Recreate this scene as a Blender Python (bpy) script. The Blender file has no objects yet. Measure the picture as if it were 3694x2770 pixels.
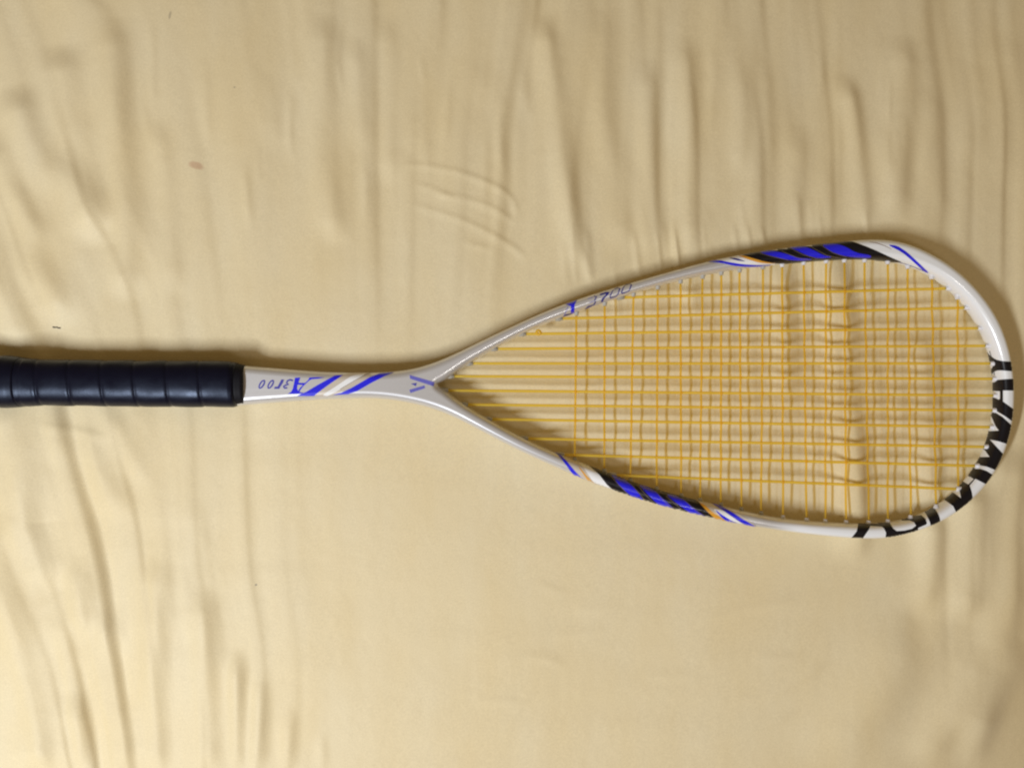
import bpy, bmesh, math, random
import numpy as np
from mathutils import Vector
from mathutils.bvhtree import BVHTree
from mathutils.geometry import tessellate_polygon

random.seed(7); rng = np.random.default_rng(7)
scene = bpy.context.scene
COL = scene.collection

# ------------------------------------------------------------------ camera
K = 2.0e-4            # metres per photo pixel in the racket's mid plane
D = 0.62              # camera distance to that plane
ZM = 0.0095           # height of the mid plane over the sheet
CAMZ = D + ZM
cam = bpy.data.cameras.new("camera"); camo = bpy.data.objects.new("camera", cam)
COL.objects.link(camo); camo.location = (0, 0, CAMZ)
cam.sensor_width = 36.0; cam.lens = 36.0 * D / (3694 * K)
cam.clip_start = 0.01; cam.clip_end = 20
cam.dof.use_dof = True; cam.dof.focus_distance = D - 0.004; cam.dof.aperture_fstop = 5.0
scene.camera = camo

# ------------------------------------------------------------------ world, lamps
w = bpy.data.worlds.new("World"); scene.world = w; w.use_nodes = True
bg = w.node_tree.nodes["Background"]
bg.inputs[0].default_value = (1.0, 0.67, 0.27, 1); bg.inputs[1].default_value = 0.215

def area_lamp(name, loc, aim, sx, sy, power, color, rotz=0.0):
    l = bpy.data.lights.new(name, 'AREA'); l.shape = 'RECTANGLE'; l.size = sx; l.size_y = sy
    l.energy = power; l.color = color
    o = bpy.data.objects.new(name, l); COL.objects.link(o)
    o.location = loc
    d = Vector(aim) - Vector(loc)
    z = -d.normalized(); y = Vector((math.sin(rotz), math.cos(rotz), 0)); y = (y - z * y.dot(z)).normalized(); x = y.cross(z)
    from mathutils import Matrix
    m = Matrix((x, y, z)).transposed().to_4x4(); m.translation = Vector(loc); o.matrix_world = m
    return o
area_lamp("tube_lamp", (-0.78, -0.66, 1.12), (-0.25, -0.10, 0), 0.08, 0.46, 18.6, (0.91, 0.955, 1.0))
area_lamp("room_lamp", (0.30, -0.50, 1.15), (0, 0, 0), 0.05, 0.25, 1.6, (1.0, 0.94, 0.86))

scene.view_settings.view_transform = 'Standard'
scene.view_settings.look = 'None'
scene.view_settings.exposure = 0.0
scene.view_settings.gamma = 1.0
scene.cycles.filter_width = 2.2

# ------------------------------------------------------------------ helpers
def W(px, py, z=ZM):
    """photo pixel -> world point at height z"""
    f = (CAMZ - z) / D
    return Vector(((px - 1847) * K * f, (1385 - py) * K * f, z))

def new_mat(name):
    m = bpy.data.materials.new(name); m.use_nodes = True
    nt = m.node_tree
    return m, nt, nt.nodes["Principled BSDF"]

def simple(name, col, rough=0.4, metal=0.0, coat=0.0, spec=0.5):
    m, nt, b = new_mat(name)
    b.inputs["Base Color"].default_value = (*col, 1)
    b.inputs["Roughness"].default_value = rough
    b.inputs["Metallic"].default_value = metal
    b.inputs["Coat Weight"].default_value = coat
    b.inputs["Coat Roughness"].default_value = 0.12
    b.inputs["Specular IOR Level"].default_value = spec
    return m

def link(o, parent=None):
    COL.objects.link(o)
    if parent is not None: o.parent = parent
    return o

def mesh_obj(name, verts, faces, mat, parent=None, smooth=True):
    me = bpy.data.meshes.new(name)
    me.from_pydata([tuple(v) for v in verts], [], faces)
    if smooth: me.polygons.foreach_set("use_smooth", [True] * len(me.polygons))
    me.materials.append(mat); me.update()
    return link(bpy.data.objects.new(name, me), parent)

# ------------------------------------------------------------------ materials
def sheet_material():
    m, nt, b = new_mat("cream_cotton_sheet")
    N = nt.nodes; L = nt.links
    tc = N.new("ShaderNodeTexCoord")
    n1 = N.new("ShaderNodeTexNoise"); n1.inputs["Scale"].default_value = 9; n1.inputs["Detail"].default_value = 4
    mp = N.new("ShaderNodeMapping"); mp.inputs["Scale"].default_value = (2.2, 0.8, 1)
    L.new(tc.outputs["Object"], mp.inputs[0]); L.new(mp.outputs[0], n1.inputs["Vector"])
    cr = N.new("ShaderNodeValToRGB")
    cr.color_ramp.elements[0].position = 0.32; cr.color_ramp.elements[0].color = (0.742, 0.622, 0.385, 1)
    cr.color_ramp.elements[1].position = 0.68; cr.color_ramp.elements[1].color = (0.760, 0.662, 0.450, 1)
    L.new(n1.outputs["Fac"], cr.inputs[0])
    # fine speckle of the yarn
    n3 = N.new("ShaderNodeTexNoise"); n3.inputs["Scale"].default_value = 900; n3.inputs["Detail"].default_value = 2
    L.new(tc.outputs["Object"], n3.inputs["Vector"])
    hs = N.new("ShaderNodeMixRGB"); hs.blend_type = 'MULTIPLY'; hs.inputs[0].default_value = 1
    mr = N.new("ShaderNodeMapRange"); mr.inputs["From Min"].default_value = 0.3; mr.inputs["From Max"].default_value = 0.7
    mr.inputs["To Min"].default_value = 0.93; mr.inputs["To Max"].default_value = 1.04
    L.new(n3.outputs["Fac"], mr.inputs["Value"]); L.new(cr.outputs[0], hs.inputs[1]); L.new(mr.outputs[0], hs.inputs[2])
    last = hs.outputs[0]
    # small brown stains
    nz = N.new("ShaderNodeTexNoise"); nz.inputs["Scale"].default_value = 260
    L.new(tc.outputs["Object"], nz.inputs["Vector"])
    for (px, py, rx, ry, ang, col, amt) in ((708, 598, 29, 14, -0.28, (0.47, 0.24, 0.15), 0.48),
                                            (612, 55, 5, 15, -0.2, (0.25, 0.22, 0.17), 0.45),
                                            (922, 2110, 5, 4, 0, (0.22, 0.2, 0.17), 0.7),
                                            (848, 318, 4, 4, 0, (0.22, 0.2, 0.17), 0.5)):
        p = W(px, py, 0)
        mm = N.new("ShaderNodeMapping"); mm.vector_type = 'TEXTURE'
        mm.inputs["Location"].default_value = (p.x, p.y, 0)
        mm.inputs["Rotation"].default_value = (0, 0, ang)
        mm.inputs["Scale"].default_value = (rx * K, ry * K, 1)
        L.new(tc.outputs["Object"], mm.inputs[0])
        sx = N.new("ShaderNodeSeparateXYZ"); L.new(mm.outputs[0], sx.inputs[0])
        a = N.new("ShaderNodeMath"); a.operation = 'POWER'; a.inputs[1].default_value = 2
        ab = N.new("ShaderNodeMath"); ab.operation = 'ABSOLUTE'; L.new(sx.outputs[0], ab.inputs[0]); L.new(ab.outputs[0], a.inputs[0])
        c = N.new("ShaderNodeMath"); c.operation = 'POWER'; c.inputs[1].default_value = 2
        cb = N.new("ShaderNodeMath"); cb.operation = 'ABSOLUTE'; L.new(sx.outputs[1], cb.inputs[0]); L.new(cb.outputs[0], c.inputs[0])
        s = N.new("ShaderNodeMath"); s.operation = 'ADD'; L.new(a.outputs[0], s.inputs[0]); L.new(c.outputs[0], s.inputs[1])
        s2 = N.new("ShaderNodeMath"); s2.operation = 'ADD'; L.new(s.outputs[0], s2.inputs[0]); L.new(nz.outputs["Fac"], s2.inputs[1])
        r = N.new("ShaderNodeMapRange"); r.interpolation_type = 'SMOOTHSTEP'
        r.inputs["From Min"].default_value = 1.9; r.inputs["From Max"].default_value = 0.8
        r.inputs["To Min"].default_value = 0; r.inputs["To Max"].default_value = amt
        L.new(s2.outputs[0], r.inputs["Value"])
        mx = N.new("ShaderNodeMixRGB"); mx.inputs[2].default_value = (*col, 1)
        L.new(r.outputs[0], mx.inputs[0]); L.new(last, mx.inputs[1]); last = mx.outputs[0]
    L.new(last, b.inputs["Base Color"])
    b.inputs["Roughness"].default_value = 0.60
    b.inputs["Specular IOR Level"].default_value = 0.40
    b.inputs["Sheen Weight"].default_value = 0.15
    b.inputs["Sheen Roughness"].default_value = 0.5
    # weave relief
    n2 = N.new("ShaderNodeTexNoise"); n2.inputs["Scale"].default_value = 420; n2.inputs["Detail"].default_value = 3
    L.new(tc.outputs["Object"], n2.inputs["Vector"])
    bp = N.new("ShaderNodeBump"); bp.inputs["Strength"].default_value = 0.12; bp.inputs["Distance"].default_value = 0.0006
    L.new(n2.outputs["Fac"], bp.inputs["Height"]); L.new(bp.outputs[0], b.inputs["Normal"])
    return m

def frame_material():
    m, nt, b = new_mat("silver_and_white_lacquer")
    N = nt.nodes; L = nt.links
    tc = N.new("ShaderNodeTexCoord"); sx = N.new("ShaderNodeSeparateXYZ"); L.new(tc.outputs["Object"], sx.inputs[0])
    mr = N.new("ShaderNodeMapRange"); mr.interpolation_type = 'SMOOTHSTEP'
    mr.inputs["From Min"].default_value = W(2740, 0).x; mr.inputs["From Max"].default_value = W(2880, 0).x
    L.new(sx.outputs[0], mr.inputs["Value"])
    nz = N.new("ShaderNodeTexNoise"); nz.inputs["Scale"].default_value = 1400
    L.new(tc.outputs["Object"], nz.inputs["Vector"])
    r2 = N.new("ShaderNodeMapRange"); r2.inputs["To Min"].default_value = 0.9; r2.inputs["To Max"].default_value = 1.06
    L.new(nz.outputs["Fac"], r2.inputs["Value"])
    sil = N.new("ShaderNodeMixRGB"); sil.blend_type = 'MULTIPLY'; sil.inputs[0].default_value = 1
    sil.inputs[1].default_value = (0.67, 0.68, 0.73, 1); L.new(r2.outputs[0], sil.inputs[2])
    mx = N.new("ShaderNodeMixRGB"); mx.inputs[2].default_value = (0.88, 0.92, 1.0, 1)
    L.new(mr.outputs[0], mx.inputs[0]); L.new(sil.outputs[0], mx.inputs[1]); L.new(mx.outputs[0], b.inputs["Base Color"])
    mt = N.new("ShaderNodeMapRange"); mt.inputs["To Min"].default_value = 0.45; mt.inputs["To Max"].default_value = 0.0
    L.new(mr.outputs[0], mt.inputs["Value"]); L.new(mt.outputs[0], b.inputs["Metallic"])
    b.inputs["Roughness"].default_value = 0.32
    b.inputs["Coat Weight"].default_value = 1.0; b.inputs["Coat Roughness"].default_value = 0.14
    return m

def string_material(name, clear):
    m, nt, b = new_mat(name)
    N = nt.nodes; L = nt.links
    b.inputs["Base Color"].default_value = (0.96, 0.82, 0.15, 1)
    b.inputs["Roughness"].default_value = 0.35
    tr = N.new("ShaderNodeBsdfTranslucent"); tr.inputs[0].default_value = (1.0, 0.84, 0.2, 1)
    mx = N.new("ShaderNodeMixShader"); mx.inputs[0].default_value = 0.45
    tp = N.new("ShaderNodeBsdfTransparent"); tp.inputs[0].default_value = (1.0, 0.82, 0.30, 1)
    m2 = N.new("ShaderNodeMixShader"); m2.inputs[0].default_value = clear
    out = N["Material Output"]
    L.new(b.outputs[0], mx.inputs[1]); L.new(tr.outputs[0], mx.inputs[2]); L.new(mx.outputs[0], m2.inputs[1]); L.new(tp.outputs[0], m2.inputs[2]); L.new(m2.outputs[0], out.inputs[0])
    return m

def grip_material():
    m, nt, b = new_mat("dark_navy_rubber_tape")
    N = nt.nodes; L = nt.links
    tc = N.new("ShaderNodeTexCoord")
    b.inputs["Base Color"].default_value = (0.003, 0.003, 0.011, 1)
    b.inputs["Specular IOR Level"].default_value = 0.26
    n = N.new("ShaderNodeTexNoise"); b.inputs["Specular Tint"].default_value = (0.62, 0.74, 1.0, 1)
    n.inputs["Scale"].default_value = 90; n.inputs["Detail"].default_value = 4
    L.new(tc.outputs["Object"], n.inputs["Vector"])
    mr = N.new("ShaderNodeMapRange"); mr.inputs["To Min"].default_value = 0.18; mr.inputs["To Max"].default_value = 0.55
    L.new(n.outputs["Fac"], mr.inputs["Value"]); L.new(mr.outputs[0], b.inputs["Roughness"])
    v = N.new("ShaderNodeTexNoise"); v.inputs["Scale"].default_value = 900
    L.new(tc.outputs["Object"], v.inputs["Vector"])
    bp = N.new("ShaderNodeBump"); bp.inputs["Strength"].default_value = 0.15; bp.inputs["Distance"].default_value = 0.0003
    L.new(v.outputs["Fac"], bp.inputs["Height"]); L.new(bp.outputs[0], b.inputs["Normal"])
    return m

M_sheet = sheet_material(); M_frame = frame_material(); M_string = string_material("yellow_gut_string", 0.42); M_cross = string_material("clearer_yellow_string", 0.74); M_grip = grip_material()
M_rubber = simple("matt_black_rubber", (0.004, 0.004, 0.008), 0.6, spec=0.2)
M_black = simple("black_print", (0.004, 0.004, 0.009), 0.32, coat=0.1, spec=0.35)
M_blue = simple("royal_blue_print", (0.012, 0.012, 0.80), 0.32, coat=0.3)
M_navy = simple("navy_print", (0.02, 0.02, 0.26), 0.35)
M_lblue = simple("pale_blue_print", (0.17, 0.17, 0.62), 0.4)
M_dlblue = simple("mid_blue_print", (0.055, 0.055, 0.40), 0.4)
M_lilac = simple("lilac_print", (0.30, 0.28, 0.55), 0.4)
M_orange = simple("orange_gold_print", (0.72, 0.34, 0.03), 0.35, coat=0.3)
M_pin = simple("taupe_pinline_print", (0.17, 0.13, 0.11), 0.4)
M_brown = simple("brown_pinline_print", (0.20, 0.10, 0.05), 0.4)
M_white = simple("white_print", (0.86, 0.88, 0.93), 0.32, coat=0.3)
M_cream = simple("pearl_cream_print", (0.62, 0.56, 0.50), 0.34, metal=0.15, coat=0.3)
M_grom = simple("white_nylon", (0.74, 0.74, 0.80), 0.35)
M_gromg = simple("clear_grey_nylon", (0.42, 0.41, 0.38), 0.35)
M_lint = simple("dark_lint", (0.03, 0.03, 0.035), 0.8)

# ------------------------------------------------------------------ bed sheet
S0 = -0.0015
def build_sheet():
    step = 0.00125
    xs = np.arange(-0.62, 0.62 + step, step); ys = np.arange(-0.50, 0.50 + step, step)
    X, Y = np.meshgrid(xs, ys)
    f = CAMZ / D
    PX = X / (K * f) + 1847; PY = 1385 - Y / (K * f)     # plan position in photo units, used to place the creases
    H = np.zeros_like(X)
    def vn(XX, YY, cx, cy, seed):
        r = np.random.default_rng(seed)
        g = r.random((int(np.ceil(1.6 / cy)) + 4, int(np.ceil(2.0 / cx)) + 4)) * 2 - 1
        u = (XX + 0.95) / cx; v = (YY + 0.75) / cy
        i = np.floor(u).astype(int); j = np.floor(v).astype(int)
        a = u - i; b = v - j; a = a * a * a * (a * (6 * a - 15) + 10); b = b * b * b * (b * (6 * b - 15) + 10)
        return (g[j, i] * (1 - a) + g[j, i + 1] * a) * (1 - b) + (g[j + 1, i] * (1 - a) + g[j + 1, i + 1] * a) * b
    def vnoise(cx, cy, seed): return vn(X, Y, cx, cy, seed)
    # fold = (points, width px, height mm, skew) ; width on the lit side is wider than on the shaded side
    def fold(pts, wd, amp, taper=120, lit=1.15):
        nonlocal H
        if wd > 12 and amp >= 1.0:
            wd *= 1.85; amp *= 1.4
            if pts[0][0] < 520: amp *= 1.25
        pts = np.array(pts, float)
        # resample with catmull-rom
        P = np.vstack([2 * pts[0] - pts[1], pts, 2 * pts[-1] - pts[-2]])
        out = []
        for k in range(1, len(P) - 2):
            for t in np.linspace(0, 1, 8, endpoint=False):
                p0, p1, p2, p3 = P[k - 1:k + 3]
                out.append(0.5 * (2 * p1 + (p2 - p0) * t + (2 * p0 - 5 * p1 + 4 * p2 - p3) * t * t + (3 * p1 - p0 - 3 * p2 + p3) * t ** 3))
        out.append(P[-2]); Q = np.array(out)
        R = wd * lit * 3.2
        lo = Q.min(0) - R; hi = Q.max(0) + R
        mi = np.where((PX[0] >= lo[0]) & (PX[0] <= hi[0]))[0]; mj = np.where((PY[:, 0] >= lo[1]) & (PY[:, 0] <= hi[1]))[0]
        if len(mi) == 0 or len(mj) == 0: return
        sl = (slice(mj[0], mj[-1] + 1), slice(mi[0], mi[-1] + 1))
        x = PX[sl]; y = PY[sl]
        best = np.full(x.shape, 1e9); sd = np.zeros(x.shape); ss = np.zeros(x.shape)
        L0 = 0; seg = np.diff(Q, axis=0); ln = np.hypot(seg[:, 0], seg[:, 1]); tot = ln.sum()
        for k in range(len(seg)):
            if ln[k] < 1e-6: continue
            dx, dy = seg[k] / ln[k]
            rx = x - Q[k, 0]; ry = y - Q[k, 1]
            t = np.clip(rx * dx + ry * dy, 0, ln[k])
            ex = rx - t * dx; ey = ry - t * dy
            d = np.hypot(ex, ey)
            mk = d < best
            sgn = np.sign(rx * (-dy) + ry * dx)          # + on one side
            best = np.where(mk, d, best); sd = np.where(mk, d * -sgn, sd); ss = np.where(mk, L0 + t, ss)
            L0 += ln[k]
        # orient so that positive = right-hand (shaded) side
        if Q[-1, 1] < Q[0, 1]: sd = -sd
        u = np.where(sd > 0, sd / wd, sd / (wd * lit))
        prof = np.exp(-u * u)
        tp = np.clip(ss / taper, 0, 1) * np.clip((tot - ss) / taper, 0, 1)
        tp = tp * tp * (3 - 2 * tp)
        wob = 1 + 0.25 * np.sin(ss / 90 + amp * 7)
        H[sl] += amp * 0.001 * prof * tp * wob
    F = [
     ([(50,300),(105,482),(165,600),(250,655),(330,740),(370,850)], 34, 2.6),
     ([(225,150),(240,397),(285,510),(318,652),(345,793),(360,900)], 34, 2.6),
     ([(405,60),(418,340),(435,510),(452,737),(455,940),(470,1100)], 28, 2.4),
     ([(560,420),(585,560),(603,737),(625,960),(640,1080)], 20, 1.4),
     ([(-80,480),(10,640),(70,765),(98,850),(120,960),(190,1080),(220,1200)], 34, 3.2),
     ([(-160,900),(-60,960),(20,1080),(60,1180),(90,1290)], 34, 3.0),
     ([(20,620),(110,780),(200,900)], 20, 1.0),
     ([(1170,40),(1168,340),(1165,510),(1192,737),(1220,900)], 24, 1.9),
     ([(955,250),(980,400),(990,560)], 18, 1.0), ([(1050,300),(1046,500),(1060,600)], 14, 0.8),
     ([(880,560),(892,700),(905,860)], 16, 0.8), ([(740,200),(744,420),(760,560)], 22, 0.8),
     ([(1285,120),(1290,350),(1296,560)], 20, 1.4), ([(1395,40),(1400,350),(1402,566),(1404,680)], 20, 1.4),
     ([(1515,380),(1498,450),(1478,560)], 14, 1.1), ([(1620,250),(1612,420),(1600,560)], 18, 0.7),
     ([(1735,200),(1738,300),(1742,410)], 24, 1.0), ([(1880,220),(1895,330),(1905,460)], 22, 0.8),
     ([(1960,40),(1985,250),(2002,397),(2022,566),(2054,765),(2092,940),(2105,1010)], 20, 2.6),
     ([(2170,20),(2172,397),(2226,640),(2240,822),(2268,920)], 24, 1.7),
     ([(2340,200),(2340,440),(2342,566),(2356,737),(2410,940)], 20, 2.4),
     ([(2290,560),(2300,700),(2330,860),(2345,960)], 14, 1.0),
     ([(2472,120),(2480,400),(2480,600),(2475,737),(2495,930)], 22, 2.4),
     ([(2540,700),(2550,800),(2565,900)], 14, 1.0),
     ([(2665,200),(2668,420),(2668,660)], 18, 1.1), ([(2765,200),(2772,400),(2780,620)], 24, 0.9),
     ([(2890,440),(2884,640),(2880,860)], 18, 1.4), ([(2975,560),(2985,700),(2990,840)], 18, 1.0),
     ([(3045,250),(3075,400),(3098,566),(3115,700),(3122,850)], 18, 2.6),
     ([(3255,120),(3254,453),(3236,623),(3226,820)], 26, 2.8), ([(3180,420),(3200,600),(3215,700)], 14, 1.0),
     ([(3360,300),(3365,520),(3385,700),(3400,820)], 20, 1.2),
     ([(3530,220),(3522,420),(3510,620)], 26, 1.0), ([(3640,100),(3630,400),(3650,700)], 28, 1.2),
     # under the strings
     ([(2215,930),(2225,1060),(2235,1200)], 12, 0.9), ([(2480,960),(2492,1060),(2500,1160)], 14, 1.4),
     ([(2815,900),(2820,1000),(2822,1125),(2825,1340),(2815,1460)], 24, 3.2),
     ([(2900,930),(2906,1060),(2915,1250)], 12, 1.0),
     ([(3000,860),(3036,1094),(3044,1207),(3046,1327),(3052,1408),(3060,1490),(3070,1598),(3076,1734),(3090,1900),(3080,2050)], 26, 5.0, 120, 1.6),
     ([(3125,880),(3130,1000),(3138,1180)], 16, 1.6), ([(3160,1250),(3175,1500),(3190,1750)], 22, 0.9),
     ([(3235,1150),(3240,1350),(3248,1600)], 16, 1.0),
     ([(3325,1180),(3330,1318),(3340,1521),(3345,1702),(3352,1850)], 28, 3.4),
     ([(3430,1450),(3440,1560),(3450,1760)], 26, 1.2), ([(2700,1000),(2706,1300),(2712,1500)], 18, 0.7),
     ([(2930,1350),(2940,1550),(2950,1800)], 22, 0.7),
     # lower right
     ([(3350,1800),(3352,1950),(3345,2080),(3310,2240)], 30, 4.6), ([(3490,1700),(3496,1900),(3498,2080),(3470,2260)], 34, 5.2),
     ([(3640,1600),(3645,1858),(3640,2150),(3600,2400),(3500,2700)], 40, 3.4),
     ([(3330,2200),(3270,2330),(3170,2500),(3040,2660),(2960,2800)], 60, 3.0, 200, 1.2),
     ([(3560,2320),(3490,2480),(3400,2650),(3330,2800)], 40, 3.0), ([(3700,2300),(3640,2480),(3560,2640),(3500,2800)], 36, 2.8),
     # lower left
     ([(-20,1420),(55,1560),(88,1693),(100,1840),(100,1900),(158,2028),(208,2141)], 34, 3.4),
     ([(-60,1850),(-20,2028),(48,2255),(88,2453),(132,2623),(150,2820)], 36, 3.4),
     ([(275,1990),(284,2100),(292,2255),(310,2330)], 26, 2.0), ([(378,2170),(396,2260),(408,2400)], 22, 1.6),
     ([(560,1990),(560,2200),(558,2340),(550,2538),(556,2820)], 26, 3.0),
     ([(730,2100),(738,2300),(742,2453),(760,2820)], 22, 2.5),
     ([(660,2040),(668,2170),(676,2330)], 16, 1.0),
     ([(855,2330),(855,2500),(850,2820)], 15, 2.6), ([(940,2400),(938,2600),(930,2820)], 16, 1.8),
     ([(1045,2520),(1042,2650),(1040,2820)], 16, 1.2), ([(280,2480),(284,2620),(282,2820)], 24, 2.2),
     ([(395,1440),(416,1523),(476,1665),(520,1770)], 20, 1.7), ([(190,1440),(200,1560),(202,1700)], 20, 1.2),
     ([(290,1500),(330,1640),(400,1800),(440,1900)], 26, 1.4), ([(450,2500),(455,2640),(462,2820)], 24, 1.4),
     ([(700,1780),(716,1900),(724,2040)], 30, 0.8), ([(180,2200),(260,2330),(300,2480)], 26, 1.2),
     ([(1160,2600),(1160,2700),(1165,2820)], 20, 0.8),
    ]
    for q in F: fold(*q)
    for k in range(34):                                  # faint fine pleats over the upper half
        x = rng.uniform(450, 3600); y = rng.uniform(-60, 560); l = rng.uniform(180, 420)
        fold([(x, y), (x + rng.uniform(-14, 14), y + l / 2), (x + rng.uniform(-20, 30), y + l)], rng.uniform(9, 22), rng.uniform(0.25, 0.7))
    for k in range(26):                                  # gathers just above the head
        x = rng.uniform(1950, 3250); y0 = 1040 - (x - 1950) * 0.13
        l = rng.uniform(110, 240)
        fold([(x - 12, y0 - l), (x, y0 - l / 2), (x + 14, y0 + 20)], rng.uniform(7, 13), rng.uniform(0.4, 0.9), 60)
    # soft diagonal and level wrinkles
    for q in ([(1430,590),(1560,600),(1710,640),(1840,708),(1874,810)], [(1540,690),(1740,735),(1880,812)],
              [(1470,731),(1665,793),(1823,872),(1915,940)], [(1650,850),(1700,880),(1800,905)], [(1470,660),(1560,680),(1660,730)]):
        fold(q, 11, 0.55, 70, 1.5)
    for q in ([(1780,2420),(1908,2370),(2070,2410)], [(1680,2535),(1800,2528),(1930,2540)], [(1900,1885),(1960,1880),(2030,1855)],
              [(2050,2205),(2150,2200),(2250,2170)], [(1960,2300),(2080,2290),(2200,2270)], [(2300,2440),(2420,2438),(2540,2430)],
              [(2700,2370),(2800,2374),(2920,2370)], [(2500,2250),(2700,2200),(2900,2160)], [(100,1525),(300,1560),(420,1590)],
              [(2600,2550),(2800,2500),(3000,2380)], [(2450,2700),(2700,2640),(2900,2560)], [(1900,2090),(1990,2125),(2080,2150)]):
        fold(q, 16, 0.55, 90, 1.4)
    # broad undulation, finer vertical crumple, tiny relief
    up = 1 / (1 + np.exp((PY - 1000) / 140)); lf = 1 / (1 + np.exp((PX - 900) / 140))
    H += 0.0010 * vnoise(0.11, 0.16, 1) + 0.0005 * vnoise(0.05, 0.07, 2)
    g = 0.34 * np.exp(-(PX / 620) ** 2)
    Xw = X + 0.010 * vnoise(0.16, 0.13, 11) + 0.004 * vnoise(0.06, 0.09, 12) + g * (Y + 0.0)
    area_m = 0.05 + 0.95 * np.clip(np.maximum(up, lf), 0, 1)
    rb = 1 / (1 + np.exp((3290 - PX) / 40)) * 1 / (1 + np.exp((PY - 2350) / 90))
    hoop = np.exp(-((PX - 3050) / 420) ** 2) * np.exp(-((PY - 1350) / 420) ** 2)
    area_m = np.maximum(area_m, np.maximum(rb, 0.85 * hoop))
    n0 = vn(Xw, Y, 0.026, 0.30, 3); n1 = vn(Xw, Y, 0.014, 0.22, 4)
    pl = 0.0022 * vn(Xw - 0.0060 * n0, Y, 0.026, 0.30, 3) + 0.0014 * vn(Xw - 0.0034 * n1, Y, 0.014, 0.22, 4) + 0.00028 * vn(Xw, Y, 0.0075, 0.10, 13)
    H += pl * area_m
    H += (0.00022 * vnoise(0.07, 0.016, 5)) * (1 - up)
    H += 0.00006 * vnoise(0.005, 0.006, 6)
    # the bed falls away towards the lower right and the right edge
    e = ((PX - 3180) * 0.86 + (PY - 2330) * 0.52); e = np.clip(e, 0, None)
    H -= 0.000018 * np.minimum(e, 500) ** 2 / 500 + np.clip(e - 500, 0, None) * 0.000036
    e2 = np.clip(PX - 3560, 0, None); H -= e2 * 0.00001
    H += S0
    ny, nx = X.shape
    co = np.stack([X, Y, H], -1).reshape(-1, 3).astype(np.float32)
    idx = np.arange(nx * ny).reshape(ny, nx)
    q = np.stack([idx[:-1, :-1], idx[:-1, 1:], idx[1:, 1:], idx[1:, :-1]], -1).reshape(-1, 4)
    me = bpy.data.meshes.new("bed_sheet")
    me.vertices.add(len(co)); me.vertices.foreach_set("co", co.ravel())
    me.loops.add(q.size); me.loops.foreach_set("vertex_index", q.ravel().astype(np.int32))
    me.polygons.add(len(q)); me.polygons.foreach_set("loop_start", np.arange(0, q.size, 4, dtype=np.int32))
    me.polygons.foreach_set("use_smooth", np.ones(len(q), bool))
    me.update(calc_edges=True); me.validate()
    me.materials.append(M_sheet)
    o = link(bpy.data.objects.new("bed_sheet", me))
    o["kind"] = "structure"; o["label"] = "creased pale cream bed sheet under the racket"
    def height(p):
        i = int(round((p.x - xs[0]) / step)); j = int(round((p.y - ys[0]) / step))
        return float(H[j, i])
    return height
sheet_z = build_sheet()

# ------------------------------------------------------------------ racket frame
racket = bpy.data.objects.new("squash_racket", None); COL.objects.link(racket)
racket["label"] = "silver and white squash racket with blue stripes, yellow strings and black grip on cream sheet"
racket["category"] = "racket"

outer_px = [(770,1312),(830,1314),(890,1319),(1000,1328),(1110,1337),(1210,1343),(1350,1344),(1420,1341),(1490,1333),(1550,1316),(1615,1291),
 (1700,1249),(1816,1193),(1952,1131),(2042,1095),(2178,1051),(2314,1011),(2404,985),(2500,959),(2549,945),(2671,920),(2852,893),(3000,878),(3080,868),
 (3168,863),(3259,874),(3321,898),(3381,928),(3442,968),(3502,1022),(3562,1093),(3607,1168),(3634,1242),(3649,1310),(3656,1376),
 (3659,1431),(3656,1485),(3650,1532),(3637,1592),(3618,1642),(3592,1698),(3557,1748),(3508,1800),(3452,1845),(3389,1883),
 (3320,1910),(3271,1925),(3199,1941),(3150,1943),(3090,1941),(3000,1934),(2920,1925),(2817,1912),(2730,1899),(2600,1874),(2478,1846),(2342,1810),(2220,1770),
 (2116,1732),(2040,1699),(1913,1643),(1816,1595),(1721,1545),(1640,1503),(1570,1474),(1510,1458),(1450,1446),(1390,1438),(1330,1435),(1200,1439),(1100,1445),
 (1000,1452),(895,1460),(830,1464),(770,1467)]
inner_px = [(1577,1386),(1595,1376),(1640,1348),(1700,1307),(1785,1259),(1880,1207),(1960,1172),(2033,1144),(2110,1117),(2223,1079),(2359,1038),
 (2490,1004),(2626,979),(2762,960),(2897,946),(3033,937),(3110,936),(3168,938),(3243,950),(3300,969),(3351,993),(3400,1027),(3436,1058),
 (3502,1136),(3538,1200),(3565,1270),(3578,1330),(3583,1395),(3584,1440),(3580,1490),(3566,1568),(3537,1650),(3494,1715),(3458,1757),
 (3418,1795),(3375,1828),(3325,1854),(3253,1876),(3181,1885),(3106,1888),(3000,1883),(2900,1877),(2817,1868),(2708,1846),(2600,1823),
 (2478,1795),(2342,1757),(2207,1711),(2125,1679),(2003,1631),(1890,1580),(1785,1523),(1700,1474),(1640,1435),(1600,1405)]

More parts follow.
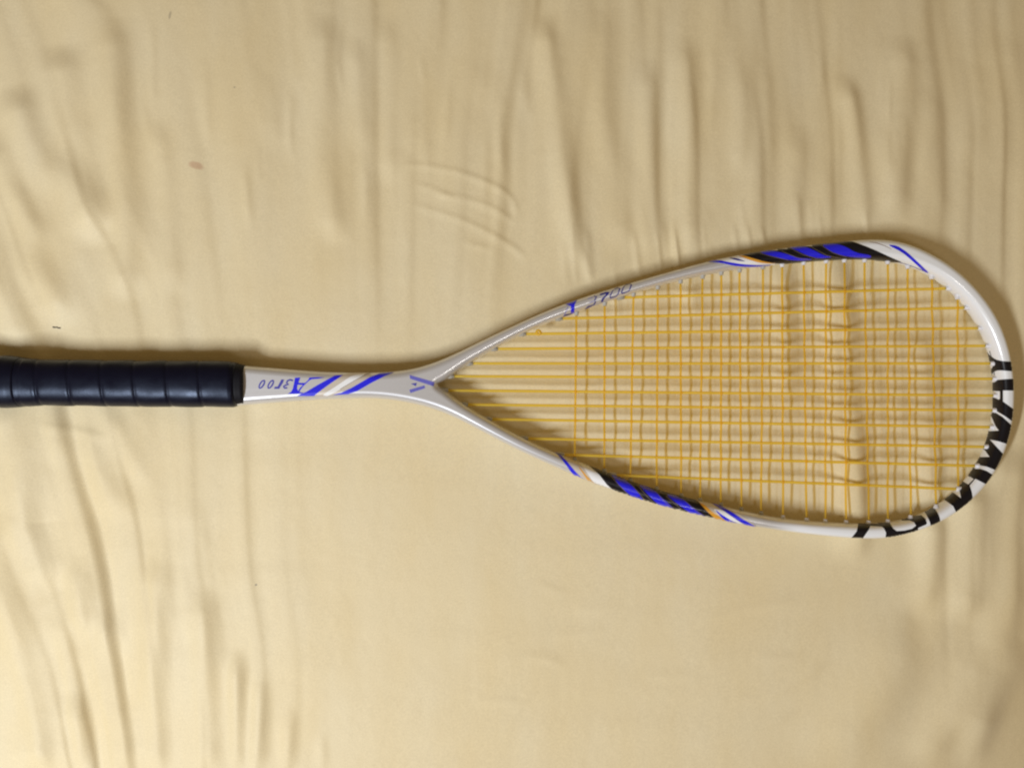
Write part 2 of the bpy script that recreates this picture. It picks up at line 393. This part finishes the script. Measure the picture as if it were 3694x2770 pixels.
def catmull_closed(pts, n=10):
    P = np.array(pts, float); m = len(P); out = []
    for k in range(m):
        p0, p1, p2, p3 = P[(k - 1) % m], P[k], P[(k + 1) % m], P[(k + 2) % m]
        for t in np.linspace(0, 1, n, endpoint=False):
            out.append(0.5 * (2 * p1 + (p2 - p0) * t + (2 * p0 - 5 * p1 + 4 * p2 - p3) * t * t + (3 * p1 - p0 - 3 * p2 + p3) * t ** 3))
    return np.array(out)
def resample_closed(P, step):
    Q = np.vstack([P, P[:1]]); s = np.r_[0, np.cumsum(np.hypot(*np.diff(Q, axis=0).T))]
    n = int(s[-1] / step); t = np.linspace(0, s[-1], n, endpoint=False)
    return np.stack([np.interp(t, s, Q[:, 0]), np.interp(t, s, Q[:, 1])], 1)
def smooth_closed(P, sig, keep=None):
    k = int(sig * 3) + 1; w_ = np.exp(-0.5 * (np.arange(-k, k + 1) / sig) ** 2); w_ /= w_.sum()
    out = sum(w_[i + k] * np.roll(P, -i, axis=0) for i in range(-k, k + 1))
    if keep is not None:
        out = P * keep[:, None] + out * (1 - keep[:, None])
    return out
def normals(P):        # unit normals, pointing to the left of travel
    t = np.roll(P, -1, 0) - np.roll(P, 1, 0); t /= np.maximum(np.hypot(t[:, 0], t[:, 1]), 1e-12)[:, None]
    return np.stack([-t[:, 1], t[:, 0]], 1)
def to_world(P): return np.stack([(P[:, 0] - 1847) * K, (1385 - P[:, 1]) * K], 1)

STEP = 0.0014
def prep(px, sig, tight):
    P = resample_closed(to_world(catmull_closed(px)), STEP)
    keep = np.exp(-((P[:, 0] - tight[0]) ** 2 + (P[:, 1] - tight[1]) ** 2) / tight[2] ** 2)
    Q = smooth_closed(P, sig, keep)
    Q = resample_closed(Q, STEP)
    return smooth_closed(Q, 1.3)
vt = W(1577, 1386); ge = W(770, 1390)
OUT = prep(outer_px, 7.0, (ge.x, ge.y, 0.02)); INN = prep(inner_px, 7.0, (vt.x, vt.y, 0.010))
def area(P): return 0.5 * np.sum(P[:, 0] * np.roll(P[:, 1], -1) - np.roll(P[:, 0], -1) * P[:, 1])
if area(OUT) < 0: OUT = OUT[::-1]
if area(INN) < 0: INN = INN[::-1]
# material lies left of OUT (ccw) and right of INN (ccw)
HB = 0.0092
def fix(P, n_in):      # true mid-height outline from the apparent silhouette (rounded section seen at a slant)
    s = np.abs((P * n_in).sum(1)) / D
    e = np.sqrt(0.0047 ** 2 + (HB * s) ** 2) - 0.0047
    return P + n_in * (e * 0.95)[:, None]
nO = normals(OUT); nI = -normals(INN)
OUT = fix(OUT, nO); INN = fix(INN, nI); nO = normals(OUT); nI = -normals(INN)
nI = smooth_closed(nI, 2.0); nI /= np.hypot(nI[:, 0], nI[:, 1])[:, None]
dOI = np.sqrt(((OUT[:, None, :] - INN[None]) ** 2).sum(-1))
dOO = np.sqrt(((OUT[:, None, :] - OUT[None]) ** 2).sum(-1))
n = len(OUT); ii = np.arange(n); sep = np.abs(ii[:, None] - ii[None]); sep = np.minimum(sep, n - sep)
dOO[sep * STEP < 0.045] = 9
wO = np.minimum(dOI.min(1), dOO.min(1)); wI = dOI.min(0)
rO = smooth_closed(np.minimum(0.0058, 0.47 * wO)[:, None], 6)[:, 0]; rI = smooth_closed(np.minimum(0.0052, 0.47 * wI)[:, None], 6)[:, 0]

def zc(x):             # the shaft sits a little higher than the head
    return ZM + 0.0042 * (0.33 - x)
def build_frame():
    NR = 28; ex = 2 / 2.35
    verts = []; faces = []
    def loop_rings(P, N_in, R):
        base = len(verts); m = len(P)
        for k in range(NR + 1):
            th = math.pi * (0.5 - 0.5 * math.cos(math.pi * k / NR))
            so = math.sin(th); c = math.cos(th)
            lat = 1 - so ** ex if so > 1e-6 else 1.0
            zz = math.copysign(abs(c) ** ex, c) * HB
            for i in range(m):
                p = P[i] + N_in[i] * (R[i] * lat)
                verts.append((p[0], p[1], zc(P[i][0]) + zz))
        return base, m
    bO, mO = loop_rings(OUT, nO, rO); bI, mI = loop_rings(INN, nI, rI)
    for (b, m, flip) in ((bO, mO, False), (bI, mI, True)):
        rows = []; inv = False
        for k in range(NR):
            for i in range(m):
                j = (i + 1) % m
                q = (b + k * m + i, b + (k + 1) * m + i, b + (k + 1) * m + j, b + k * m + j)
                q = q[::-1] if flip else q
                if k == 14 and i == 0:
                    n_ = (Vector(verts[q[1]]) - Vector(verts[q[0]])).cross(Vector(verts[q[3]]) - Vector(verts[q[0]]))
                    nin = (nI if flip else nO)[0]; inv = (n_.x * nin[0] + n_.y * nin[1]) > 0
                rows.append(q)
        faces += [q[::-1] for q in rows] if inv else rows
    for k, up in ((0, True), (NR, False)):
        o = [Vector(verts[bO + k * mO + i]) for i in range(mO)]
        h = [Vector(verts[bI + k * mI + i]) for i in range(mI)][::-1]
        o2 = [Vector((v.x, v.y, 0)) for v in o]; h2 = [Vector((v.x, v.y, 0)) for v in h]
        ids = [bO + k * mO + i for i in range(mO)] + [bI + k * mI + i for i in range(mI)][::-1]
        tri = tessellate_polygon([o2, h2])
        base = len(verts); verts.extend([verts[x] for x in ids]); ids = [base + x for x in range(len(ids))]
        for t in tri:
            a, b_, c_ = (ids[x] for x in t)
            va, vb, vc = (Vector(verts[x]) for x in (a, b_, c_))
            nz = (vb - va).cross(vc - va).z
            if (nz > 0) != up: a, b_ = b_, a
            faces.append((a, b_, c_))
    return mesh_obj("frame", verts, faces, M_frame, racket)
frame = build_frame()
bmf = bmesh.new(); bmf.from_mesh(frame.data)
BVH = BVHTree.FromBMesh(bmf)

# ------------------------------------------------------------------ printed marks (thin film lying on the lacquer)
CAMP = Vector((0, 0, CAMZ))
def film(name, poly, mat, layer=0, cell=5.0, parent=None):
    pts = [Vector((x, -y, 0)) for x, y in poly]
    bm = bmesh.new()
    vs = [bm.verts.new(p) for p in pts]
    for t in tessellate_polygon([pts]):
        try: bm.faces.new([vs[i] for i in t])
        except ValueError: pass
    x0 = min(p.x for p in pts); x1 = max(p.x for p in pts); y0 = min(p.y for p in pts); y1 = max(p.y for p in pts)
    for lo, hi, ax in ((x0, x1, 0), (y0, y1, 1)):
        c = math.ceil(lo / cell) * cell + 0.37
        while c < hi:
            co = Vector((c, 0, 0)) if ax == 0 else Vector((0, c, 0)); no = Vector((1, 0, 0)) if ax == 0 else Vector((0, 1, 0))
            bmesh.ops.bisect_plane(bm, geom=bm.verts[:] + bm.edges[:] + bm.faces[:], plane_co=co, plane_no=no, dist=1e-5)
            c += cell
    miss = set(); nrm = {}
    off = 0.00010 + 0.00006 * layer
    for v in bm.verts:
        target = W(v.co.x, -v.co.y)
        d = (target - CAMP).normalized()
        hit, nn, fi, ds = BVH.ray_cast(CAMP, d)
        if hit is None:
            hit, nn, fi, ds = BVH.find_nearest(target); miss.add(v)
        v.co = hit + nn * off; nrm[v] = nn
    for f in bm.faces:
        f.smooth = True
        f.normal_update()
        s = sum((nrm[v] for v in f.verts), Vector())
        if f.normal.dot(s) < 0: f.normal_flip()
    me = bpy.data.meshes.new(name); bm.to_mesh(me); bm.free()
    if len(me.polygons) == 0: return None
    me.materials.append(mat)
    return link(bpy.data.objects.new(name, me), parent or frame)

def stroke(pts, wd):
    P = np.array(pts, float); out_l = []; out_r = []
    for i in range(len(P)):
        a = P[max(i - 1, 0)]; b = P[min(i + 1, len(P) - 1)]; t = (b - a) / np.hypot(*(b - a)); nn = np.array([-t[1], t[0]])
        ww = wd if np.isscalar(wd) else wd[i]
        out_l.append(P[i] + nn * ww / 2); out_r.append(P[i] - nn * ww / 2)
    return [tuple(p) for p in out_l + out_r[::-1]]
def rnd(poly, it=2):     # corner cutting for soft outlines
    for _ in range(it):
        o = []
        for i in range(len(poly)):
            a = poly[i]; b = poly[(i + 1) % len(poly)]
            o += [(a[0] * .8 + b[0] * .2, a[1] * .8 + b[1] * .2), (a[0] * .2 + b[0] * .8, a[1] * .2 + b[1] * .8)]
        poly = o
    return poly
def Z(ox, oy, s): return lambda pts: [(ox + x / s, oy + y / s) for x, y in pts]

A = Z(1800, 1500, 2.212)           # lower arm
film("stripe", rnd(A([(490,292),(640,350),(735,395),(775,430),(850,530),(945,612),(880,600),(760,560),(690,520),(620,455),(560,385)]),1), M_white, 0)
film("stripe", rnd(A([(505,312),(600,352),(665,400),(720,480),(760,540),(705,515),(620,455),(560,385)]),1), M_cream, 1)
film("stripe", rnd(A([(435,275),(480,296),(560,385),(620,455),(710,530),(650,510),(588,462),(535,392),(495,340)]),1), M_blue, 2)
film("stripe", rnd(A([(632,405),(655,422),(720,500),(800,560),(730,535),(688,485)]),1), M_orange, 2)
film("stripe", A([(705,385),(780,405),(900,440),(1100,520),(1240,570),(1400,620),(1560,650),(1610,700),(1700,775),(1830,850),(1650,830),(1400,770),(1150,690),(1010,645),(930,605),(860,545),(800,470)]), M_black, 2)
for p in ([(880,450),(960,480),(1020,520),(1100,600),(1165,685),(1090,665),(1030,615),(960,555)],
          [(1105,545),(1180,562),(1250,605),(1330,680),(1440,770),(1330,740),(1260,695),(1190,630)],
          [(1325,625),(1400,633),(1480,675),(1580,755),(1690,825),(1570,800),(1500,755),(1430,705)]):
    film("stripe", rnd(A(p),1), M_blue, 3)
for p in ([(870,460),(950,545),(1050,640)], [(1020,512),(1110,605),(1180,685)], [(1105,558),(1190,650),(1270,715)],
          [(1240,595),(1330,690),(1430,765)], [(1330,640),(1420,712),(1500,775)], [(1460,658),(1570,752),(1670,820)]):
    film("pinline_or_shadow", stroke(A(p), 1.7), M_pin, 4)
film("stripe", rnd(A([(1540,645),(1640,662),(1780,718),(1950,800),(2075,892),(1930,880),(1850,860),(1790,840),(1700,770),(1620,710)]),1), M_cream, 3)
film("stripe", rnd(A([(1700,740),(1780,750),(1880,820),(1960,866),(1870,860),(1790,810)]),1), M_white, 4)
film("stripe", rnd(A([(1590,690),(1640,712),(1700,765),(1840,850),(1760,838),(1680,780)]),1), M_orange, 5)
film("stripe", rnd(A([(1640,662),(1760,712),(1850,765),(1940,820),(2075,892),(1980,872),(1900,828),(1820,775),(1740,728)]),1), M_blue, 5)
film("stripe", rnd(A([(1715,742),(1790,795),(1870,840),(1960,872),(1860,856),(1780,812)]),1), M_blue, 5)

U = Z(2400, 800, 2.212)            # upper arm
film("stripe", rnd(U([(320,318),(520,285),(620,268),(720,300),(870,325),(880,362),(700,360),(560,350),(440,330)]),1), M_white, 0)
film("stripe", rnd(U([(320,320),(420,306),(500,322),(620,340),(760,346),(860,342),(780,362),(640,360),(540,350),(450,330)]),1), M_blue, 1)
film("stripe", rnd(U([(500,288),(570,292),(650,320),(560,308)]),1), M_navy, 1)
film("stripe", rnd(U([(575,272),(640,270),(720,296),(800,318),(920,330),(830,333),(740,325),(660,302)]),1), M_orange, 2)
film("stripe", U([(610,268),(700,248),(1000,200),(1400,160),(1490,160),(1600,198),(1700,240),(1885,322),(1760,325),(1600,312),(1400,312),(1200,322),(1000,338),(880,332),(780,315),(700,293)]), M_black, 3)
for p in ([(740,246),(830,232),(930,248),(1040,283),(1190,298),(1080,310),(960,300),(860,277)],
          [(980,208),(1100,198),(1170,222),(1260,268),(1340,280),(1230,292),(1130,268),(1050,232)],
          [(1240,185),(1360,178),(1440,202),(1520,248),(1640,266),(1640,288),(1500,282),(1400,265),(1320,237)]):
    film("stripe", rnd(U(p),1), M_blue, 4)
for p in ([(730,250),(860,282),(980,304)], [(925,236),(1040,282),(1140,302)], [(985,212),(1100,264),(1220,294)],
          [(1160,203),(1280,265),(1400,290)], [(1240,192),(1340,250),(1450,280)]):
    film("pinline_or_shadow", stroke(U(p), 1.6), M_pin, 5)
film("pinline_or_shadow", stroke(U([(1630,163),(1690,172),(1750,193),(1805,220)]), [1,2,2,1]), M_brown, 0)
film("stripe", rnd(U([(1770,183),(1850,192),(1925,240),(2000,308),(2110,412),(2070,402),(1980,320),(1890,245)]),1), M_blue, 0)
film("pinline_or_shadow", stroke(U([(1870,325),(1940,345),(2010,372),(2085,402)]), 1.6), M_navy, 0)  # grommet shadow along the inner edge, painted as a thin navy line

B = Z(880, 1300, 4.916)            # shaft
film("stripe", rnd(B([(1230,640),(1400,510),(1560,395),(1740,262),(1900,225),(2260,205),(2230,310),(2000,420),(1760,540),(1640,600),(1500,640)]),1), M_cream, 0)
film("stripe", rnd(B([(1385,615),(1600,480),(1880,292),(2000,250),(2180,232),(2000,340),(1700,520),(1490,632)]),1), M_white, 1)
film("stripe", B([(945,630),(1000,600),(1100,560),(1300,440),(1500,330),(1620,268),(1760,258),(1700,300),(1560,390),(1380,520),(1240,628)]), M_blue, 1)
C2 = Z(800, 1250, 2.458)
film("stripe", C2([(985,427),(1060,410),(1150,368),(1300,280),(1400,240),(1530,228),(1440,265),(1330,320),(1200,395),(1120,420)]), M_blue, 2)
film("pinline_or_shadow", stroke(C2([(1050,378),(1180,300),(1330,225)]), 1.6), M_pin, 2)
def oval(cx, cy, a, b, tilt, n=22):
    return [(cx + a * math.cos(t) * math.cos(tilt) - b * math.sin(t) * math.sin(tilt), cy + a * math.cos(t) * math.sin(tilt) + b * math.sin(t) * math.cos(tilt)) for t in [2 * math.pi * i / n for i in range(n + 1)]]
for cx in (318, 475):
    film("digit", B(oval(cx, 424, 44, 90, 0.55)), M_dlblue, 1, 3.0)
    film("digit_counter", B(oval(cx, 424, 16, 62, 0.55)), M_frame, 2, 3.0)
film("digit", B([(665,338),(712,342),(690,400),(640,475),(628,504),(535,504),(545,468),(598,464)]), M_dlblue, 1, 3.0)
film("digit", stroke(B([(870,358),(815,343),(770,365),(755,400),(790,424),(735,440),(702,465),(720,490),(768,486)]), 6.0), M_dlblue, 1, 3.0)
film("letter", B([(905,310),(1000,305),(985,345),(965,395),(1000,402),(1085,400),(1140,350),(1160,308),(1290,300),(1430,302),(1330,322),(1200,335),(1165,352),(1085,425),(1040,470),(1000,525),(985,560),(1060,582),(960,592),(775,594),(835,560),(868,500),(890,400)]), M_blue, 2, 3.0)
film("letter", B([(955,430),(1048,436),(990,490),(965,540),(945,500)]), M_frame, 3, 3.0)
V = Z(1330, 1300, 4.916)
film("logo", V([(725,258),(1165,385),(1148,458),(735,325)]), M_lblue, 0)
film("logo", V([(722,520),(990,443),(1002,492),(742,578)]), M_lblue, 0)
film("logo", V([(750,415),(855,398),(838,455)]), M_dlblue, 0)
for i in range(17):
    t = (i + .5) / 17; x = 735 + t * 415; yt = 262 + t * 124; yb = 325 + t * 131
    film("logo_hatching", stroke(V([(x, yt), (x + 2, yb)]), 1.3), M_dlblue, 1, 8)
for i in range(11):
    t = (i + .5) / 11; x = 732 + t * 260; yt = 519 - t * 74; yb = 576 - t * 84
    film("logo_hatching", stroke(V([(x, yt), (x + 2, yb)]), 1.3), M_dlblue, 1, 8)

G = Z(1950, 980, 4.916)            # small marks on the upper arm
film("letter", G([(435,580),(655,498),(605,585),(598,700),(605,755),(540,768),(535,690),(540,615),(500,600)]), M_blue, 0, 3)
film("letter", stroke(G([(488,622),(455,700),(408,795)]), 3.6), M_lilac, 0, 3)
film("letter", G([(398,806),(428,762),(545,738),(560,764),(430,792)]), M_navy, 1, 3)
film("digit", stroke(G([(945,438),(992,446),(955,518),(975,535),(940,592),(850,618)]), 4.0), M_navy, 1, 3)
film("digit", stroke(G([(840,482),(930,455)]), 2.6), M_lilac, 1, 3)
film("digit", stroke(G([(868,552),(940,520)]), 2.6), M_lilac, 1, 3)
film("digit", G([(775,675),(840,608),(940,585),(900,622),(840,645)]), M_navy, 1, 3)
film("digit", G([(1050,400),(1160,362),(1222,366),(1206,400),(1135,468),(1098,535),(1070,540),(1088,480),(1150,415),(1165,392),(1060,424)]), M_navy, 1, 3)
film("digit", stroke(G([(1300,318),(1365,290),(1405,300),(1375,395),(1330,445),(1240,468),(1232,440),(1262,372),(1290,325)]), [2,3.4,4.4,3.2,2.6,4.4,4.2,3,2]), M_navy, 1, 3)
film("digit", stroke(G([(1500,245),(1570,218),(1612,236),(1572,335),(1520,365),(1440,388),(1436,365),(1470,280),(1495,250)]), [2,3.4,4.4,3.2,2.4,4.4,4.0,2.8,2]), M_navy, 1, 3)
film("pinline_or_shadow", stroke(G([(850,625),(1080,545),(1240,478),(1330,445)]), 1.0), M_lilac, 1, 3)

R = Z(3400, 1250, 2.765)           # big lettering round the head
film("letter", rnd(R([(395,0),(430,40),(470,85),(530,130),(600,146),(672,150),(700,150),(715,248),(684,246),(560,236),(515,250),(480,300),(440,300),(450,250),(505,205),(490,170),(430,140),(370,60)]),1), M_black, 0, 2.6)
film("letter", R([(550,332),(620,326),(720,320),(740,440),(604,438),(604,548),(702,620),(730,660),(690,742),(620,692),(530,637),(460,570),(450,480),(510,502),(560,530),(574,520),(574,446),(500,442),(455,440),(450,365),(520,356)]), M_black, 0, 2.6)
film("letter", R([(450,610),(515,652),(600,702),(675,772),(700,800),(690,900),(655,975),(560,945),(478,928),(400,920),(400,845),(480,843),(562,838),(528,790),(498,720)]), M_black, 0, 2.6)
film("letter", R([(400,890),(470,925),(540,1000),(600,1066),(620,1100),(560,1250),(520,1228),(440,1197),(350,1180),(290,1160),(300,1080),(385,1102),(470,1100),(428,1040),(370,990)]), M_black, 0, 2.6)
film("letter", R([(260,1170),(330,1220),(380,1220),(440,1240),(495,1275),(540,1310),(470,1400),(425,1368),(328,1318),(272,1385),(292,1450),(300,1505),(270,1560),(160,1680),(130,1640),(105,1590),(45,1545),(20,1530),(60,1440),(118,1462),(185,1512),(172,1440),(150,1390),(160,1310),(222,1355),(258,1375),(312,1322),(270,1292),(215,1270),(210,1200)]), M_black, 0, 2.6)
Y7 = Z(3000, 1780, 5.53)
film("letter", rnd(Y7([(1800,270),(2040,230),(2060,300),(2125,400),(2168,520),(2150,600),(1990,680),(1950,540),(1890,420)]),1), M_black, 0, 2.6)
film("letter", Y7([(540,560),(800,560),(775,640),(740,720),(615,900),(380,900),(500,750)]), M_black, 0, 2.6)
film("letter", Y7([(770,596),(1010,606),(1010,658),(770,640)]), M_black, 1, 2.6)
film("letter", Y7([(900,560),(1140,560),(1230,700),(1300,747),(1450,737),(1600,702),(1682,640),(1645,572),(1560,535),(1400,538),(1380,480),(1600,450),(1790,430),(1872,505),(1902,590),(1880,618),(1730,682),(1720,705),(1760,760),(1420,860),(1070,905),(1085,780),(1040,690),(985,645)]), M_black, 0, 2.6)

# ------------------------------------------------------------------ strings
def inner_hits(p, d):
    """intersections of the line p + t d with the inner outline"""
    ts = []
    m = len(INN)
    for i in range(m):
        a = INN[i]; b = INN[(i + 1) % m]; e = b - a
        den = d[0] * e[1] - d[1] * e[0]
        if abs(den) < 1e-12: continue
        q = a - p
        t = (q[0] * e[1] - q[1] * e[0]) / den; u = (q[0] * d[1] - q[1] * d[0]) / den
        if 0 <= u < 1: ts.append(t)
    return (min(ts), max(ts)) if len(ts) >= 2 else None
mains = [((2230,1074),(3300,1044)), ((2050,1149),(3300,1115)), ((2050,1203),(3300,1187)), ((2050,1257),(3300,1249)), ((2050,1311),(3300,1311)),
         ((2050,1359),(3300,1365)), ((2050,1412),(3300,1424)), ((2050,1463),(3300,1477)), ((2050,1516),(3300,1536)), ((2050,1584),(3300,1607)),
         ((2050,1640),(3300,1674)), ((2250,1714),(3300,1757))]
crosses = [2076, 2180, 2279, 2370, 2455, 2529, 2600, 2670, 2748, 2822, 2903, 2978, 3048, 3125, 3202, 3279, 3368, 3455]
w2 = lambda px, py: np.array([(px - 1847) * K, (1385 - py) * K])
MS = []
for a, b in mains:
    p = w2(*a); d = w2(*b) - p; d /= np.hypot(*d); MS.append((p, d, inner_hits(p, d)))
CS = []
for k, x in enumerate(crosses):
    lean = (x - 2700) * 0.006
    p = w2(x, 1385); d = w2(x + lean + 3 * math.sin(k * 2.1), 1700) - p; d /= np.hypot(*d); CS.append((p, d, inner_hits(p, d)))
SR = 0.00078; SRM = 0.00105; SRC = 0.00078
def tube(name, pts, r, mat, parent, seg=7):
    verts = []; faces = []
    for i, p in enumerate(pts):
        a = pts[max(i - 1, 0)]; b = pts[min(i + 1, len(pts) - 1)]; t = (b - a).normalized()
        s = t.cross(Vector((0, 0, 1))).normalized(); u = s.cross(t)
        for k in range(seg):
            th = 2 * math.pi * k / seg; verts.append(p + s * (r * math.cos(th)) + u * (r * math.sin(th)))
    for i in range(len(pts) - 1):
        for k in range(seg):
            a = i * seg + k; b = i * seg + (k + 1) % seg
            faces.append((a, b, b + seg, a + seg))
    faces += [tuple(range(seg))[::-1], tuple((len(pts) - 1) * seg + k for k in range(seg))]
    return mesh_obj(name, verts, faces, mat, parent)
def grommet(p, d, white):
    """short flanged collar where a string enters the frame (d points into the open head)"""
    prof = [(-0.0030, 0.0019), (0.0004, 0.0019), (0.0007, 0.0016), (0.0021, 0.0014), (0.0023, 0.0009)]
    t = Vector((d[0], d[1], 0)).normalized(); s = t.cross(Vector((0, 0, 1))); u = Vector((0, 0, 1)); c = Vector((p[0], p[1], zc(p[0])))
    verts = []; faces = []; seg = 10
    for (x, r) in prof:
        for k in range(seg):
            th = 2 * math.pi * k / seg; verts.append(c + t * x + s * (r * math.cos(th)) + u * (r * 1.25 * math.sin(th)))
    for i in range(len(prof) - 1):
        for k in range(seg):
            a = i * seg + k; b = i * seg + (k + 1) % seg; faces.append((a, a + seg, b + seg, b))
    mesh_obj("grommet", verts, faces, M_grom if white else M_gromg, racket)
def weave(i, j): return 1 if (i + j) % 2 else -1
def string(name, p, d, hits, others, idx, flip):
    cr = []
    for j, (q, e, _) in enumerate(others):
        den = d[0] * e[1] - d[1] * e[0]; r_ = q - p; t = (r_[0] * e[1] - r_[1] * e[0]) / den
        if hits[0] + 0.002 < t < hits[1] - 0.002: cr.append((t, weave(idx, j) * flip))
    cr.sort()
    kn = [(hits[0] - 0.004, 0)] + cr + [(hits[1] + 0.004, 0)]
    pts = []
    for (t0, z0), (t1, z1) in zip(kn[:-1], kn[1:]):
        ns = 6
        for k in range(ns):
            f = k / ns; g = f * f * (3 - 2 * f)
            t = t0 + (t1 - t0) * f; z = (z0 + (z1 - z0) * g) * SR * 0.8
            pts.append(Vector((p[0] + d[0] * t, p[1] + d[1] * t, zc(p[0] + d[0] * t) + z)))
    t = kn[-1][0]; pts.append(Vector((p[0] + d[0] * t, p[1] + d[1] * t, zc(p[0] + d[0] * t))))
    o = tube(name, pts, SRM if name == "main_string" else SRC, M_string if name == "main_string" else M_cross, racket)
    for t, sgn in ((hits[0], 1), (hits[1], -1)):
        q = p + d * t
        grommet(q, d * sgn, q[0] > W(2780, 0).x)
    return o
for i, (p, d, h) in enumerate(MS):
    if h: string("main_string", p, d, h, CS, i, 1)
for j, (p, d, h) in enumerate(CS):
    if h: string("cross_string", p, d, h, MS, j, -1)
# knot of the tied-off string on the upper arm
kp = W(1942, 1200, ZM)
pts = [kp + Vector((0.0017 * math.cos(t) * (1 - t / 30), 0.0016 * math.sin(t), 0.0003 * t)) for t in np.linspace(0, 13, 50)]
tube("string_knot", pts, SR, M_string, racket)

# ------------------------------------------------------------------ grip
def lathe_x(name, xs_, half, zc_, mat, parent, bump=None, seg=72, flat=0.9, caps=True):
    verts = []; faces = []
    for i, x in enumerate(xs_):
        cy, r = half(x)
        for k in range(seg):
            th = 2 * math.pi * k / seg
            # softly faceted oval section
            c = math.cos(th); s = math.sin(th); q = (abs(c) ** 2.5 + abs(s) ** 2.5) ** (-1 / 2.5)
            rr = r + (bump(x, th) if bump else 0)
            X_ = (x - 1847) * K; verts.append((X_, (1385 - cy) * K + rr * q * c, zc_ + rr * flat * q * s))
    for i in range(len(xs_) - 1):
        for k in range(seg):
            a = i * seg + k; b = i * seg + (k + 1) % seg
            faces.append((a, a + seg, b + seg, b))
    if caps: faces += [tuple(range(seg)), tuple((len(xs_) - 1) * seg + k for k in range(seg))[::-1]]
    o = mesh_obj(name, verts, faces, mat, parent)
    bm = bmesh.new(); bm.from_mesh(o.data); bmesh.ops.recalc_face_normals(bm, faces=bm.faces); bm.to_mesh(o.data); bm.free()
    return o
GZ = ZM + 0.0040
tab = np.array([(-60, 1376, 97), (0, 1378, 93), (40, 1377, 96), (75, 1378, 94), (110, 1379, 88), (160, 1380, 84), (300, 1381, 83.5), (530, 1384, 84), (800, 1385, 84), (850, 1386, 82.5), (862, 1387, 80), (868, 1387, 74)])
kf = (CAMZ - GZ) / D * 0.985
def half(x): return float(np.interp(x, tab[:, 0], tab[:, 1])), float(np.interp(x, tab[:, 0], tab[:, 2])) * K * kf
def bump(x, th):
    u = (x - 161 - 14 * math.sin(th) + 8 * math.cos(th) + 115 * 40) / 115.0
    if x < 120: return 0
    fr = u - math.floor(u)
    edge = math.exp(-((fr - 0.0) / 0.07) ** 2) + math.exp(-((fr - 1.0) / 0.045) ** 2)
    return 0.0003 * fr - 0.00032 * edge + 0.00012 * math.sin(x / 23 + 3 * th)
lathe_x("grip_tape", np.arange(100, 868.1, 2.5), half, GZ, M_grip, racket, bump)
def bump2(x, th): return 0.00012 * math.sin(x / 17 + 2 * th)
lathe_x("butt_cap", np.arange(-70, 101, 6.0), half, GZ, M_grip, racket, bump2)
tab2 = np.array([(850, 1386, 70), (862, 1386, 73), (868, 1386, 74.5), (885, 1387, 71.5), (893, 1388, 70.5), (895, 1388, 66)])
def half2(x): return float(np.interp(x, tab2[:, 0], tab2[:, 1])), float(np.interp(x, tab2[:, 0], tab2[:, 2])) * K * 0.985
lathe_x("collar", np.array([852, 860, 868, 874, 880, 886, 892, 894, 895.5]), half2, GZ - 0.0006, M_rubber, racket)

# ------------------------------------------------------------------ lint on the sheet
def lint(pts_px, r, label, mat=M_lint):
    P = []
    for (x, y) in pts_px:
        q = W(x, y, 0); q.z = sheet_z(q) + r * 0.9; P.append(q)
    o = tube("lint_thread", P, r, mat, None, 6)
    o["label"] = label; o["category"] = "lint"
lint([(185,1179),(192,1181),(200,1180),(206,1183),(213,1183)], 0.00042, "short dark thread lying on the sheet above the butt of the grip")
